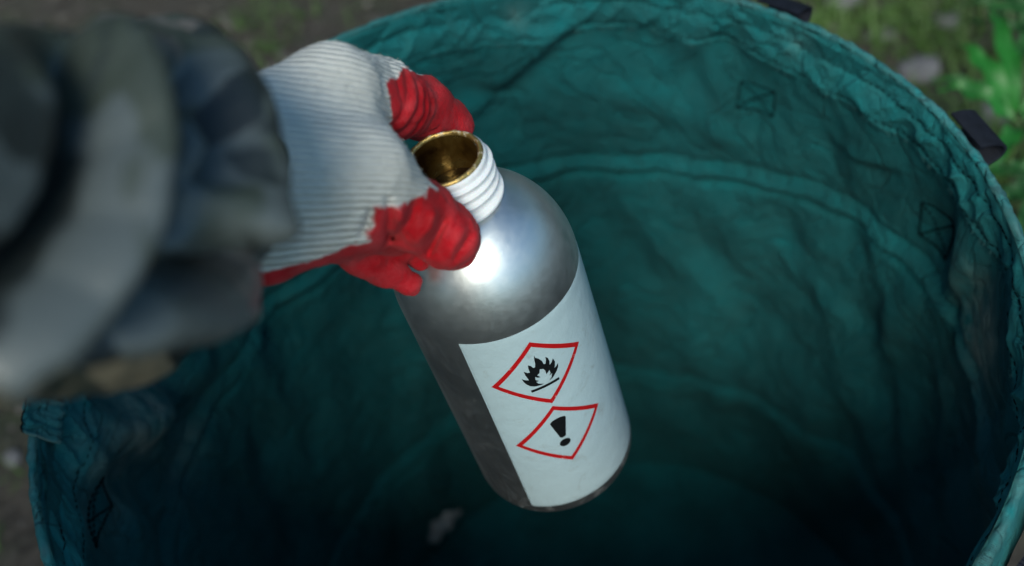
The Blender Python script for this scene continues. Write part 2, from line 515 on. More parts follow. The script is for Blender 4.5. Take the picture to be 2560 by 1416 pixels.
# floor panel of the bag
nr = 40
rr = np.linspace(.002, 1.0, nr)
TF, RF = np.meshgrid(np.linspace(0, 2 * np.pi, 240, endpoint=False), rr, indexing='ij')
re = wall_r(TF, np.full_like(TF, BH)) * RF
xf, yf = re * np.sin(TF), re * np.cos(TF)
zf = RIM_Z - BH + (.010 * fbm(xf * 11, yf * 11, 3.0, 3) + .006 * (1 - np.abs(noise3(xf * 9 + 4, yf * 9, 1.0))) ** 4) * (1 - RF ** 8)
mesh_obj('floor_panel', np.stack([xf, yf, zf], -1).reshape(-1, 3), grid_faces(240, nr, True), M['canvas'], bag,
         attrs={'wear': .02 + 0 * xf, 'weave_u': xf, 'weave_v': yf})

# hem: folded band over the rim hoop
HEM = .036
def hem_len(t):
    return HEM + .0022 * noise3(np.cos(t) * 9, np.sin(t) * 9, 1.5) + .0015 * noise3(np.cos(t) * 60, np.sin(t) * 60, 3)
prof = []                     # (fraction down the band, offset inward from rim radius)
for k in range(28): prof.append(('in', 1 - k / 25.0))
for a in np.linspace(0, math.pi, 9)[1:-1]: prof.append(('top', a))
for k in range(14): prof.append(('out', k / 13.0))
nth = 1400
tt = np.linspace(0, 2 * np.pi, nth, endpoint=False)
rows = []
for kind, v in prof:
    L = hem_len(tt)
    if kind == 'in':
        h = .003 + v * (L - .003)
        pk = noise3(np.cos(tt) * 16 + h * 60, np.sin(tt) * 16, h * 25) * .0026 + noise3(np.cos(tt - h * 6) * 34, np.sin(tt - h * 6) * 34, h * 40 + 9) * .0006
        ridge = (1 - np.abs(noise3(np.cos(tt + h * 4) * 13, np.sin(tt + h * 4) * 13, h * 12 + 3))) ** 4 * .0030
        fall = np.clip(v * 1.2, 0, 1)
        groove = -.0012 * np.exp(-((v - .30) / .07) ** 2) - .0008 * np.exp(-((v - .88) / .05) ** 2)
        inner = (BR - wall_r(tt, h)) * fall + .0026 + (pk + ridge) * np.sin(np.clip(v, 0, 1) * np.pi) ** .7 + groove
        r = BR - inner
    elif kind == 'top':
        wr = noise3(np.cos(tt) * 26, np.sin(tt) * 26, 4.0) * .0011 + noise3(np.cos(tt) * 70, np.sin(tt) * 70, 6.0 + v) * .0005
        r = BR - .0026 * np.cos(v) + wr * np.cos(v); h = .003 - .0030 * np.sin(v) + wr * .8
    else:
        h = .003 + v * .028; r = BR + .0026 + .001 * noise3(np.cos(tt) * 20, np.sin(tt) * 20, v * 3) + .004 * v
    rows.append(np.stack([r * np.sin(tt), r * np.cos(tt), RIM_Z - h + 0 * tt, tt * BR, h + 0 * tt], -1))
Rw = np.stack(rows, 1)
hemo = mesh_obj('hem', Rw[..., :3].reshape(-1, 3), grid_faces(nth, len(prof), True), M['hem'], bag,
                attrs={'wear': np.clip(wear_at(Rw[..., 3] / BR, Rw[..., 4]) + .04 + .30 * np.exp(-((Rw[..., 4]) / .0018) ** 2), 0, 1), 'weave_u': Rw[..., 3], 'weave_v': Rw[..., 4]})
hem_in = Rw[:, :26, :3]            # rows run from the lower edge (0) to the rim (25)
def hem_pt(t, v, inward=.0):
    i = int(round((t % (2 * math.pi)) / (2 * math.pi) * nth)) % nth
    p = hem_in[i, int(round((1 - v) * 25))].copy()
    return p - np.array([math.sin(t), math.cos(t), 0]) * inward

def dash(p, q, r=.00035):
    return tube([p, (np.asarray(p) + q) / 2, q], [r * .7, r, r * .7], 5)
parts = []
step = .0042
nst = int(2 * math.pi * BR / step)
for v in (.30, .88):
    for k in range(nst):
        t = k * step / BR
        parts.append(dash(hem_pt(t, v, .0004), hem_pt(t + .62 * step / BR, v, .0004)))
sv, sf = merge(parts)
tag(mesh_obj('stitching', sv, sf, M['thread'], hemo), kind='stuff')
# frayed threads along the lower edge of the hem
parts = []
for k in range(900):
    t = rng.uniform(0, 2 * math.pi); p = hem_pt(t, 1.0)
    d = np.array([math.cos(t), -math.sin(t), 0]) * rng.normal(0, .5) + np.array([0, 0, -1]) * rng.uniform(.4, 1) - np.array([math.sin(t), math.cos(t), 0]) * rng.uniform(-.1, .5)
    L = rng.uniform(.0008, .0026)
    parts.append(tube([p, p + d * L * .5, p + d * L + rng.normal(0, .0003, 3)], [.00013, .00011, .00006], 3, False))
sv, sf = merge(parts)
fr = mesh_obj('frayed_threads', sv, sf, M['hem'], hemo, attrs={'wear': [.5] * len(sv), 'weave_u': [0] * len(sv), 'weave_v': [0] * len(sv)})
tag(fr, kind='stuff')

# sewn squares with a cross, where the webbing is sewn through the wall
def box_stitch(corners):
    W = [wall_hit(*c) for c in corners]
    root = None
    def line(a, b):
        out = []
        n = max(3, int(math.hypot((W[a][0] - W[b][0]) * BR, W[a][1] - W[b][1]) / .0032))
        for k in range(n):
            q = []
            for f in (k / n, (k + .68) / n):
                t = W[a][0] + (W[b][0] - W[a][0]) * f; h = W[a][1] + (W[b][1] - W[a][1]) * f
                q.append(wall_pt(np.array(t), np.array(h), .0006))
            out.append(dash(q[0], q[1], .00072))
        return out
    P = []
    for a, b in ((0, 1), (1, 2), (2, 3), (3, 0), (0, 2), (1, 3)): P += line(a, b)
    v, f = merge(P)
    # backing tape: a slightly proud square of cloth
    n = 9
    G = []
    for i in range(n):
        for j in range(n):
            u, w = i / (n - 1) * 1.16 - .08, j / (n - 1) * 1.16 - .08
            t = (W[0][0] * (1 - u) + W[1][0] * u) * (1 - w) + (W[3][0] * (1 - u) + W[2][0] * u) * w
            h = (W[0][1] * (1 - u) + W[1][1] * u) * (1 - w) + (W[3][1] * (1 - u) + W[2][1] * u) * w
            edge = min(i, j, n - 1 - i, n - 1 - j)
            G.append(wall_pt(np.array(t), np.array(h), .0003 if edge else -.0012))
    pt = mesh_obj('sewn_patch', G, grid_faces(n, n), M['canvas'], bag, attrs={'wear': [.0] * 81, 'weave_u': [g[0] for g in G], 'weave_v': [g[2] for g in G]})
    s = mesh_obj('box_stitch', v, f, M['thread'], pt)
    return pt
box_stitch([(1850, 208), (1935, 235), (1928, 298), (1842, 268)])
box_stitch([(2292, 512), (2372, 570), (2342, 658), (2280, 595)])
box_stitch([(212, 1205), (265, 1268), (248, 1368), (215, 1310)])

# navy webbing loops on the outside of the rim
def webbing_loop(px, py, width=.027, out=.015, drop=.018):
    t = wall_hit(px, py)[0]
    n = np.array([math.sin(t), math.cos(t), 0]); tg = np.array([math.cos(t), -math.sin(t), 0])
    path = []
    for a in np.linspace(-90, 90, 15):
        a = math.radians(a)
        path.append((.004 + out * math.cos(a), -drop * .5 + (drop * .5 - .001) * math.sin(a)))
    path = [(.003, -.045)] + [(.0035, -.03)] + path
    path = np.array(path)
    d = np.gradient(path, axis=0); d /= np.linalg.norm(d, axis=1)[:, None]; nn = np.stack([d[:, 1], -d[:, 0]], 1)
    ring = np.concatenate([path + nn * .0007, (path - nn * .0007)[::-1]])
    m = len(ring); nw = 9
    V, U = [], []
    for k in range(nw):
        w = (k / (nw - 1) - .5) * width
        for r in ring:
            V.append(n * (BR + r[0]) + tg * w + np.array([0, 0, RIM_Z + r[1]])); U.append(w)
    F = [(k * m + j, (k + 1) * m + j, (k + 1) * m + (j + 1) % m, k * m + (j + 1) % m) for k in range(nw - 1) for j in range(m)]
    F += [tuple(j for j in range(m - 1, -1, -1)), tuple((nw - 1) * m + j for j in range(m))]
    return mesh_obj('webbing_loop', V, F, M['webbing'], bag, smooth=False, attrs={'weave_u': U})
webbing_loop(2393, 350)
webbing_loop(1935, 12)
# webbing handle lying against the outside, near side right
def handle(t0, t1, z0, z1):
    V, U = [], []
    n = 40
    for i in range(n):
        f = i / (n - 1); t = t0 + (t1 - t0) * f
        lift = .006 + .010 * math.sin(f * math.pi)
        for k, (dz, dr) in enumerate(((0, 0), (0, .0016), (-.028, .0016 + .002), (-.028, .002))):
            r = BR + .0035 + lift + dr
            V.append((r * math.sin(t), r * math.cos(t), RIM_Z + z0 + (z1 - z0) * math.sin(f * math.pi) + dz)); U.append(t * BR)
    F = [(i * 4 + j, (i + 1) * 4 + j, (i + 1) * 4 + (j + 1) % 4, i * 4 + (j + 1) % 4) for i in range(n - 1) for j in range(4)]
    F += [(3, 2, 1, 0), tuple((n - 1) * 4 + j for j in range(4))]
    return mesh_obj('webbing_handle', V, F, M['webbing'], bag, smooth=False, attrs={'weave_u': U})
handle(math.radians(101), math.radians(140), -.012, .004)

# frayed open seam flap on the left of the rim
def flap():
    t0 = wall_hit(100, 1000)[0]; t1 = wall_hit(95, 1112)[0]
    V, Wv = [], []
    nu_, nv_ = 26, 12
    for i in range(nu_):
        f = i / (nu_ - 1); t = t0 * (1 - f) + t1 * f
        for j in range(nv_):
            g = j / (nv_ - 1)
            h = .016 - .017 * math.sin(g * math.pi * .55) + .0012 * float(noise3(f * 9, g * 3, 2.0))
            r = BR - .009 + .010 * g + .0035 * math.sin(g * math.pi) + .0018 * float(noise3(f * 6, g * 4, 8.0)) + (.0016 * float(noise3(f * 22, 0, 5.0)) if j in (0, nv_ - 1) else 0)
            V.append((r * math.sin(t), r * math.cos(t), RIM_Z - h + .0045)); Wv.append(.25 + (.6 if j in (0, nv_ - 1) or i in (0, nu_ - 1) else 0))
    o = mesh_obj('seam_flap', V, grid_faces(nu_, nv_), M['hem'], bag, attrs={'wear': Wv, 'weave_u': [v[0] for v in V], 'weave_v': [v[1] for v in V]})
    so = o.modifiers.new('thickness', 'SOLIDIFY'); so.thickness = .0009
    P = []
    V = np.array(V).reshape(nu_, nv_, 3)
    for i in range(nu_ - 1):
        for j0, j1 in ((3, 5), (6, 8)):
            a = V[i, j0] + (0, 0, .0006); b = V[i, j1] + (0, 0, .0006); P.append(dash(a, b, .0004))
        P.append(dash(V[i, 9] + (0, 0, .0008), V[i + 1, 9] * .8 + V[i, 9] * .2 + (0, 0, .0008), .0005))
    v, f = merge(P)
    tag(mesh_obj('stitching', v, f, M['thread'], o), kind='stuff')
    return o
flap()

# ------------------------------------------------------------------ bottle
MOUTH = np.array([-.0081, -.02812, .12681 + RIM_Z])
AX = np.array([.05529092, -.06395657, -.99641983])
REF = np.array([.08291377, -.99420554, .06841529]); SIDE = np.array([-.99502172, -.08639967, -.04966766])
ZB = .2075
SH0, SH1, R = .0235, .0640, .040
base = MOUTH + AX * ZB
bottle = empty('aluminium_bottle')
bottle.matrix_world = Matrix(((-SIDE[0], -REF[0], -AX[0], base[0]), (-SIDE[1], -REF[1], -AX[1], base[1]), (-SIDE[2], -REF[2], -AX[2], base[2]), (0, 0, 0, 1)))
tag(bottle, 'uncapped brushed aluminium bottle with a white hazard label, held over the bag', 'bottle')
def dome(s):
    return R * np.sqrt(np.clip(1 - ((SH1 - s) / .0455) ** 2, 0, 1))
prof = [(.0005, .0035), (.02, .0035), (.032, .002), (.034, .0), (.0362, .0003), (.0385, .0018), (.0396, .0045), (.0400, .008)]
prof += [(R, z) for z in np.linspace(.012, ZB - SH1, 40)]
prof += [(float(dome(s)), ZB - s) for s in np.linspace(SH1, SH0, 48)[1:]]
prof += [(.0168, ZB - SH0 + .0005)]
V, F = lathe(prof, 160)
phi = np.arctan2(-V[:, 0], -V[:, 1]); sv_ = ZB - V[:, 2]
dirt = .025 * np.exp(-((phi - .95) / .45) ** 2) * sstep(.06, .10, sv_) + .2 * np.exp(-((sv_ - .203) / .006) ** 2) + .0
body = mesh_obj('body', V, F, M['alu'], bottle, attrs={'dirt': np.clip(dirt, 0, 1), 'matte': 1 - sstep(.045, .105, sv_)})
# white threaded neck sleeve
n_t, n_s = 140, 110
ta = np.linspace(0, 2 * np.pi, n_t, endpoint=False); sa = np.linspace(0, 1, n_s)
TA, SA = np.meshgrid(ta, sa, indexing='ij')
S = SA * .0255 + .0006
r0 = .0168 + 0 * S
pitch = .0046
ph = ((S - .0035) / pitch - TA / (2 * np.pi)) % 1.0
thread = .0017 * np.exp(-((ph - .5) / .17) ** 4) * sstep(.0012, .004, S) * (1 - sstep(.0165, .0185, S))
bead = .0024 * np.exp(-((S - .0203) / .0014) ** 4)
rs = r0 + thread + bead - .0010 * np.exp(-(S / .0012) ** 2) + .0006 * (S > .0235)
neck = mesh_obj('neck', np.stack([rs * np.cos(TA), rs * np.sin(TA), ZB - S], -1).reshape(-1, 3), grid_faces(n_t, n_s, True), M['plastic'], bottle)
# gold lip and lacquered inside
V, F = lathe([(.0158, ZB - .0016), (.0159, ZB - .0004), (.0154, ZB + .0003), (.0148, ZB + .0006), (.0142, ZB + .0003), (.0139, ZB - .0008), (.0141, ZB - .002)], 96)
ang_ = np.arctan2(V[:, 1], V[:, 0]); wob_ = noise3(np.cos(ang_) * 5, np.sin(ang_) * 5, V[:, 2] * 300) * .00028
V = V + np.stack([np.cos(ang_) * wob_, np.sin(ang_) * wob_, wob_ * .8], -1)
lip = mesh_obj('lip', V, F, M['lip'], bottle)
V, F = lathe([(.01365, ZB - .0008), (.01365, ZB - .02), (.0140, ZB - .026), (.018, ZB - .031), (.022, ZB - .04), (.022, ZB - .05), (.0005, ZB - .05)], 80)
inner = mesh_obj('inner_lining', V, F, M['gold'], bottle)
V, F = lathe([(.0005, ZB - .0185), (.0136, ZB - .0185)], 64)
mesh_obj('liquid', V, F, M['liquid'], bottle)

# label wrapped on the cylinder: u runs along the circumference (+ to the photo's left), v down from the mouth
def wrap(u, v, lift):
    a = u / R; r = R + lift
    return (-r * math.sin(a), -r * math.cos(a), ZB - v)
def wrap_sheet(name, u0, u1, v0, v1, lift, mat, parent, rag=0):
    nu_, nv_ = 150, 60
    V = []
    for i in range(nu_):
        for j in range(nv_):
            u = u0 + (u1 - u0) * i / (nu_ - 1); v = v0 + (v1 - v0) * j / (nv_ - 1)
            e = 1 if 0 < i < nu_ - 1 and 0 < j < nv_ - 1 else 0
            V.append(wrap(u, v, (lift + 4e-5 * float(noise3(u * 60, v * 60, 1.0))) if e else -.0001))
    return mesh_obj(name, V, grid_faces(nu_, nv_)[:, ::-1], mat, parent)
label = wrap_sheet('label', -.135, .0233, .0650, .1985, .00018, M['label'], bottle)
def wrap_poly(name, loops, lift, mat, parent):
    """flat outline(s) in mm (u, v) -> thin print wrapped onto the bottle"""
    bm = bmesh.new()
    edges = []
    for lp in loops:
        vs = [bm.verts.new((a * .001, b * .001, 0)) for a, b in lp]
        edges += [bm.edges.new((vs[i], vs[(i + 1) % len(vs)])) for i in range(len(vs))]
    bmesh.ops.triangle_fill(bm, edges=edges, use_beauty=True, use_dissolve=False)
    xs = [v.co.x for v in bm.verts]
    x = math.floor(min(xs) * 1000) / 1000
    while x < max(xs):
        bmesh.ops.bisect_plane(bm, geom=list(bm.verts) + list(bm.edges) + list(bm.faces), plane_co=(x, 0, 0), plane_no=(1, 0, 0), dist=1e-7)
        x += .0012
    me = bpy.data.meshes.new(name)
    for v in bm.verts: v.co = wrap(v.co.x, v.co.y, lift)
    bmesh.ops.recalc_face_normals(bm, faces=list(bm.faces))
    for f in bm.faces:
        c = f.calc_center_median()
        if f.normal.x * c.x + f.normal.y * c.y < 0: f.normal_flip()
        f.smooth = True
    bm.to_mesh(me); bm.free()
    me.materials.append(mat)
    o = bpy.data.objects.new(name, me); COL.objects.link(o); o.parent = parent
    return o
def diamond(u, v, a, b):
    q = lambda r: [(u, v - r), (u + r, v), (u, v + r), (u - r, v)]
    return [q(a), q(b)]
wrap_poly('hazard_diamond', diamond(-5.3, 95.6, 22.0, 18.9), .00034, M['red_ink'], label)
wrap_poly('hazard_diamond', diamond(-4.9, 141.8, 22.2, 19.1), .00034, M['red_ink'], label)
flame = [(-5.22, 82.46), (-5.32, 84.32), (-6.57, 86.02), (-7.61, 88.67), (-7.69, 90.69), (-8.46, 91.2), (-9.28, 89.03), (-9.44, 87.03), (-10.33, 88.9), (-10.5, 91.22), (-9.97, 93.27), (-11.19, 92.58), (-12.3, 90.81), (-12.76, 93.35), (-12.14, 95.67), (-11.5, 96.9), (-12.5, 96.65), (-13.75, 95.57), (-13.37, 97.61), (-12.02, 99.6), (-9.59, 101.78), (-7.5, 102.54), (-8.96, 101.2), (-9.79, 98.98), (-8.27, 99.48), (-9.16, 98.41), (-9.2, 96.24), (-7.31, 97.68), (-7.38, 95.02), (-6.88, 93.5), (-5.42, 92.47), (-4.72, 94.7), (-3.49, 95.39), (-4.51, 97.49), (-3.31, 97.1), (-2.44, 95.81), (-2.15, 97.98), (-3.43, 99.5), (-2.08, 99.2), (-2.81, 101.07), (-5.05, 102.77), (-3.19, 102.47), (-0.97, 101.81), (0.8, 100.52), (1.97, 98.7), (2.77, 96.39), (3.17, 93.95), (2.05, 95.3), (0.49, 96.38), (0.74, 94.6), (1.14, 92.52), (1.23, 89.76), (-0.04, 91.41), (-1.11, 91.74), (-0.98, 89.47), (-1.32, 86.8), (-2.48, 88.1), (-3.0, 89.77), (-3.8, 89.98), (-4.41, 87.91), (-4.62, 85.2)]
wrap_poly('flame_symbol', [flame], .00034, M['black_ink'], label)
wrap_poly('flame_bar', [[(1.3, 103.4), (1.3, 105.0), (-12.0, 105.6), (-12.0, 104.0)]], .00034, M['black_ink'], label)
# the exclamation mark: tapered stroke and dot
ex = []
for a in np.linspace(0, 180, 13):
    ex.append((-4.9 + 3.9 * math.cos(math.radians(a)), 131.4 - 2.1 * math.sin(math.radians(a))))
for a in np.linspace(0, 180, 9):
    ex.append((-4.6 - 1.5 * math.cos(math.radians(a)), 143.3 + 1.0 * math.sin(math.radians(a))))
wrap_poly('exclamation_mark', [ex], .00034, M['black_ink'], label)
wrap_poly('exclamation_dot', [[(-4.55 + 2.7 * math.cos(a), 148.6 + 2.7 * math.sin(a)) for a in np.linspace(0, 2 * math.pi, 24, endpoint=False)]], .00034, M['black_ink'], label)

# ------------------------------------------------------------------ person: glove and sleeve
person = empty('person', tuple(at(400, 500, .33)))
tag(person, 'person in a camouflage jacket reaching in with a red dipped work glove', 'person')
bpy.context.view_layer.update()
PL = np.array(person.location)

J = lambda px, py, d, r: (at(px, py, d), r)
TH_A, TH_B, TH_C, TH_D, TH_E = J(690, 292, .392, .0165), J(835, 226, .402, .0158), J(950, 250, .430, .0145), J(1052, 272, .458, .0124), J(1120, 318, .474, .0117)
IX_F, IX_G, IX_H, IX_I, IX_J = J(680, 420, .374, .0180), J(905, 428, .388, .0155), J(1042, 540, .414, .0128), J(1112, 588, .424, .0122), J(1133, 604, .434, .0108)
MD_K, MD_L, MD_M, MD_N = J(670, 530, .380, .0165), J(885, 520, .398, .0140), J(990, 596, .436, .0078), J(1048, 647, .447, .0052)
RG_O, RG_P, RG_Q, RG_S, RG_T = J(650, 628, .394, .0118), J(842, 562, .412, .0120), J(903, 632, .426, .0080), J(962, 670, .436, .0072), J(1024, 711, .442, .0053)
WB_1, WB_2 = J(880, 340, .402, .0105), J(965, 425, .404, .0090)

def surface_nets(d, lo, hst):
    ins = d < 0
    nx, ny, nz = d.shape
    c = [ins[i:nx - 1 + i, j:ny - 1 + j, k:nz - 1 + k] for i in (0, 1) for j in (0, 1) for k in (0, 1)]
    tot = sum(q.astype(np.int8) for q in c)
    cell = (tot > 0) & (tot < 8)
    ci = np.argwhere(cell)
    idx = -np.ones(cell.shape, np.int64); idx[tuple(ci.T)] = np.arange(len(ci))
    acc = np.zeros((len(ci), 3)); cnt = np.zeros(len(ci))
    corners = np.array([(i, j, k) for i in (0, 1) for j in (0, 1) for k in (0, 1)])
    for a in range(8):
        for b in range(a + 1, 8):
            if np.abs(corners[a] - corners[b]).sum() != 1: continue
            va = d[tuple((ci + corners[a]).T)]; vb = d[tuple((ci + corners[b]).T)]
            m = (va < 0) != (vb < 0)
            t = np.where(m, va / np.where(m, va - vb, 1), 0)
            acc += np.where(m[:, None], corners[a] + (corners[b] - corners[a]) * t[:, None], 0); cnt += m
    Vv = lo + hst * (ci + acc / cnt[:, None])
    Fs = []
    for axn in range(3):
        a1, a2 = [(1, 2), (2, 0), (0, 1)][axn]
        sl0 = [slice(1, s_ - 1) for s_ in d.shape]; sl1 = list(sl0)
        sl0[axn] = slice(0, d.shape[axn] - 1); sl1[axn] = slice(1, d.shape[axn])
        i0, i1 = ins[tuple(sl0)], ins[tuple(sl1)]
        for flip, mm in ((False, i0 & ~i1), (True, ~i0 & i1)):
            e = np.argwhere(mm)
            off = np.ones(3, int); off[axn] = 0
            e = e + off
            e1, e2 = np.zeros(3, int), np.zeros(3, int); e1[a1] = 1; e2[a2] = 1
            q = [e - e1 - e2, e - e2, e, e - e1]
            if flip: q = q[::-1]
            Fs.append(np.stack([idx[tuple(k.T)] for k in q], 1))
    Fs = np.concatenate(Fs)
    Fs = Fs[(Fs >= 0).all(1)]
    return Vv, Fs

def build_glove():
    allp = [TH_A, TH_B, TH_C, TH_D, TH_E, IX_F, IX_G, IX_H, IX_I, IX_J, MD_K, MD_L, MD_M, MD_N, RG_O, RG_P, RG_Q, RG_S, RG_T]
    lo = np.min([p - r for p, r in allp], 0) - .006; hi = np.max([p + r for p, r in allp], 0) + .006
    hst = .00092
    n = np.ceil((hi - lo) / hst).astype(int)
    ax = [lo[i] + hst * np.arange(n[i]) for i in range(3)]
    X, Y, Z = np.meshgrid(*[a.astype(np.float32) for a in ax], indexing='ij')
    def cone(a, b):
        (p, ra), (q, rb) = a, b
        d = (q - p).astype(np.float32); L2 = float(d @ d)
        x, y, z = X - np.float32(p[0]), Y - np.float32(p[1]), Z - np.float32(p[2])
        t = np.clip((x * d[0] + y * d[1] + z * d[2]) / L2, 0, 1)
        return np.sqrt((x - t * d[0]) ** 2 + (y - t * d[1]) ** 2 + (z - t * d[2]) ** 2) - (ra + (rb - ra) * t).astype(np.float32)
    def smin(a, b, k):
        h = np.clip(.5 + .5 * (b - a) / k, 0, 1)
        return b * (1 - h) + a * h - k * h * (1 - h)
    palm = smin(cone(IX_F, IX_G), cone(MD_K, MD_L), .014)
    palm = smin(palm, cone(RG_O, RG_P), .016)
    thb = smin(cone(TH_A, TH_B), cone(TH_B, TH_C), .006)
    palm = smin(palm, thb, .015)
    palm = smin(palm, cone(WB_1, WB_2), .009)
    thumb = smin(cone(TH_C, TH_D), cone(TH_D, TH_E), .005)
    index = smin(smin(cone(IX_G, IX_H), cone(IX_H, IX_I), .004), cone(IX_I, IX_J), .004)
    index = smin(index, cone(IX_J, J(1150, 634, .436, .0046)), .003)
    mid = smin(cone(MD_L, MD_M), cone(MD_M, MD_N), .004)
    ring = smin(smin(cone(RG_P, RG_Q), cone(RG_Q, RG_S), .003), cone(RG_S, RG_T), .003)
    d = smin(palm, thumb, .008)
    fing = np.minimum(np.minimum(index, mid), ring)
    d = smin(d, fing, .0055)
    # cloth creases
    def crease(p, nrm, amp, w, rad, k=0.0):
        nrm = nrm / np.linalg.norm(nrm)
        x, y, z = X - np.float32(p[0]), Y - np.float32(p[1]), Z - np.float32(p[2])
        e = x * np.float32(nrm[0]) + y * np.float32(nrm[1]) + z * np.float32(nrm[2])
        rr_ = x * x + y * y + z * z
        return amp * np.exp(-(e / w) ** 2) * np.exp(-rr_ / rad ** 2)
    ta_ = TH_D[0] - TH_C[0]; ta_ /= np.linalg.norm(ta_)
    for f, amp in ((.18, .0016), (.40, .0012), (.62, .0015), (.80, .0010)):
        p = TH_C[0] * (1 - f) + TH_D[0] * f
        d += crease(p - CZ * .012, ta_ + CY * (.35 - f * .5), amp, .0016, .016)
        p2 = p - CZ * .012 + ta_ * .0032
        d -= crease(p2, ta_ + CY * (.35 - f * .5), amp * .7, .0018, .016)
    qx, qy, qz = X - np.float32(CAM[0]), Y - np.float32(CAM[1]), Z - np.float32(CAM[2])
    dz_ = qx * np.float32(CZ[0]) + qy * np.float32(CZ[1]) + qz * np.float32(CZ[2])
    near = dz_ < .428
    gx_ = (qx * np.float32(CX[0]) + qy * np.float32(CX[1]) + qz * np.float32(CX[2])) / dz_ * FPX + PW / 2
    gy_ = (qx * np.float32(CY[0]) + qy * np.float32(CY[1]) + qz * np.float32(CY[2])) / dz_ * FPX + PH / 2
    sel = near & (gx_ > 860) & (gx_ < 1230) & (gy_ > 440) & (gy_ < 700)
    ii = np.nonzero(sel)
    sx, sy = gx_[ii].astype(float), gy_[ii].astype(float); add = np.zeros(len(sx))
    for poly, amp, w in (([(968, 490), (975, 540), (968, 600)], .0012, 10), ([(1040, 500), (1030, 545), (995, 590), (975, 600)], .0019, 12), ([(1090, 520), (1075, 570), (1030, 615)], -.0016, 14),
                         ([(1118, 540), (1092, 590), (1070, 640)], .0024, 12), ([(1160, 560), (1140, 610), (1120, 650)], -.0012, 14), ([(1005, 520), (1000, 560)], -.0016, 12), ([(930, 520), (920, 560), (900, 590)], .0016, 10), ([(1180, 585), (1150, 625), (1130, 655)], .0013, 9)):
        dd, _, par = polydist(sx, sy, poly)
        add += amp * np.exp(-(dd / w) ** 2) * np.clip(np.minimum(par, 1 - par) * 6 + .25, 0, 1)
    d[ii] += 1.7 * add.astype(np.float32)
    lowf = noise3(X * 55, Y * 55, Z * 55) * .0011 + noise3(X * 130, Y * 130, Z * 130) * .0005
    lowf = lowf + .0008 * (1 - np.abs(noise3(X * 95 + 3, Y * 95, Z * 95))) ** 3 * (dz_ > .40)
    d = d + lowf.astype(np.float32)
    # keep clear of the bottle it grips
    s = (X - MOUTH[0]) * AX[0] + (Y - MOUTH[1]) * AX[1] + (Z - MOUTH[2]) * AX[2]
    ra = np.sqrt(np.maximum((X - MOUTH[0]) ** 2 + (Y - MOUTH[1]) ** 2 + (Z - MOUTH[2]) ** 2 - s * s, 0))
    rb = np.where(s < SH0, .0190, np.maximum(dome(np.clip(s, SH0, SH1)), .0190))
    d = np.maximum(d, np.where(s > -.001, rb + .0004 - ra, -1))
    Vv, Fs = surface_nets(d, lo, hst)
    # where the red dip has reached
    pal = CY * .80 + CZ * .60
    def plane(p, q, v):
        """signed distance past the plane through p and q, positive on the palm side"""
        u = (q - p) / np.linalg.norm(q - p); nn_ = pal - (pal @ u) * u; nn_ /= np.linalg.norm(nn_)
        return (v - p) @ nn_
    c1 = plane(at(650, 690, .386), at(935, 568, .396), Vv)
    c2 = np.minimum(plane(at(950, 486, .387), at(1110, 482, .402), Vv), (Vv - at(958, 480, .39)) @ (CX * .95 + CY * .3))
    c3 = (Vv - at(972, 222, .415)) @ (CX * .84 + CY * .54)
    c3 = np.minimum(c3, (Vv - at(950, 292, .418)) @ (CX * .759 - CY * .654 + CZ * .8))
    c4 = (Vv - at(900, 330, .428)) @ (CZ * .75 + CY * .66)                      # the palm, away from the back of the hand
    coat = np.maximum.reduce([c1, c2, c3, c4])
    hd = IX_G[0] - IX_F[0]; hd /= np.linalg.norm(hd)
    acr = np.cross(hd, CZ); acr /= np.linalg.norm(acr)
    rib = (Vv - IX_F[0]) @ acr; al = (Vv - IX_F[0]) @ hd
    # ribs fan in towards the fingers
    rib = rib * (1 + 4.0 * np.clip(al, 0, .08))
    o = mesh_obj('glove', Vv - PL, Fs, M['glove'], person, attrs={'coat': coat, 'rib': rib, 'along': al})
    tag(o, 'white ribbed knit glove with fingers and palm dipped red')
    return o
glove = build_glove()
# cotton fuzz standing off the knit
def fuzz():
    me = glove.data
    n = len(me.vertices)
    co = np.empty(n * 3, np.float32); me.vertices.foreach_get('co', co); co = co.reshape(-1, 3)
    no = np.empty(n * 3, np.float32); me.vertices.foreach_get('normal', no); no = no.reshape(-1, 3)
    ct = np.empty(n, np.float32); me.attributes['coat'].data.foreach_get('value', ct)
    V, F, A = [], [], []
    for k in rng.choice(n, 15000, replace=False):
        red = ct[k] > 0
        L = rng.uniform(.0004, .0013) * (.45 if red else 1)
        d1 = no[k] * .6 + rng.normal(0, .5, 3); d1 /= np.linalg.norm(d1)
        d2 = d1 * .5 + rng.normal(0, .6, 3)
        p0 = co[k]; p1 = p0 + d1 * L * .5; p2 = p1 + d2 * L * .5
        s_ = np.cross(d1, rng.normal(size=3)); s_ /= np.linalg.norm(s_) + 1e-9; s_ *= .00004
        b = len(V)
        V += [p0 - s_, p0 + s_, p1 + s_, p1 - s_, p2]
        F += [(b, b + 1, b + 2, b + 3), (b + 3, b + 2, b + 4)]
        A += [ct[k]] * 5
    o = mesh_obj('fuzz', V, F, M['glove'], glove, attrs={'coat': A, 'rib': [0] * len(V), 'along': [0] * len(V)})
    tag(o, kind='stuff')
fuzz()

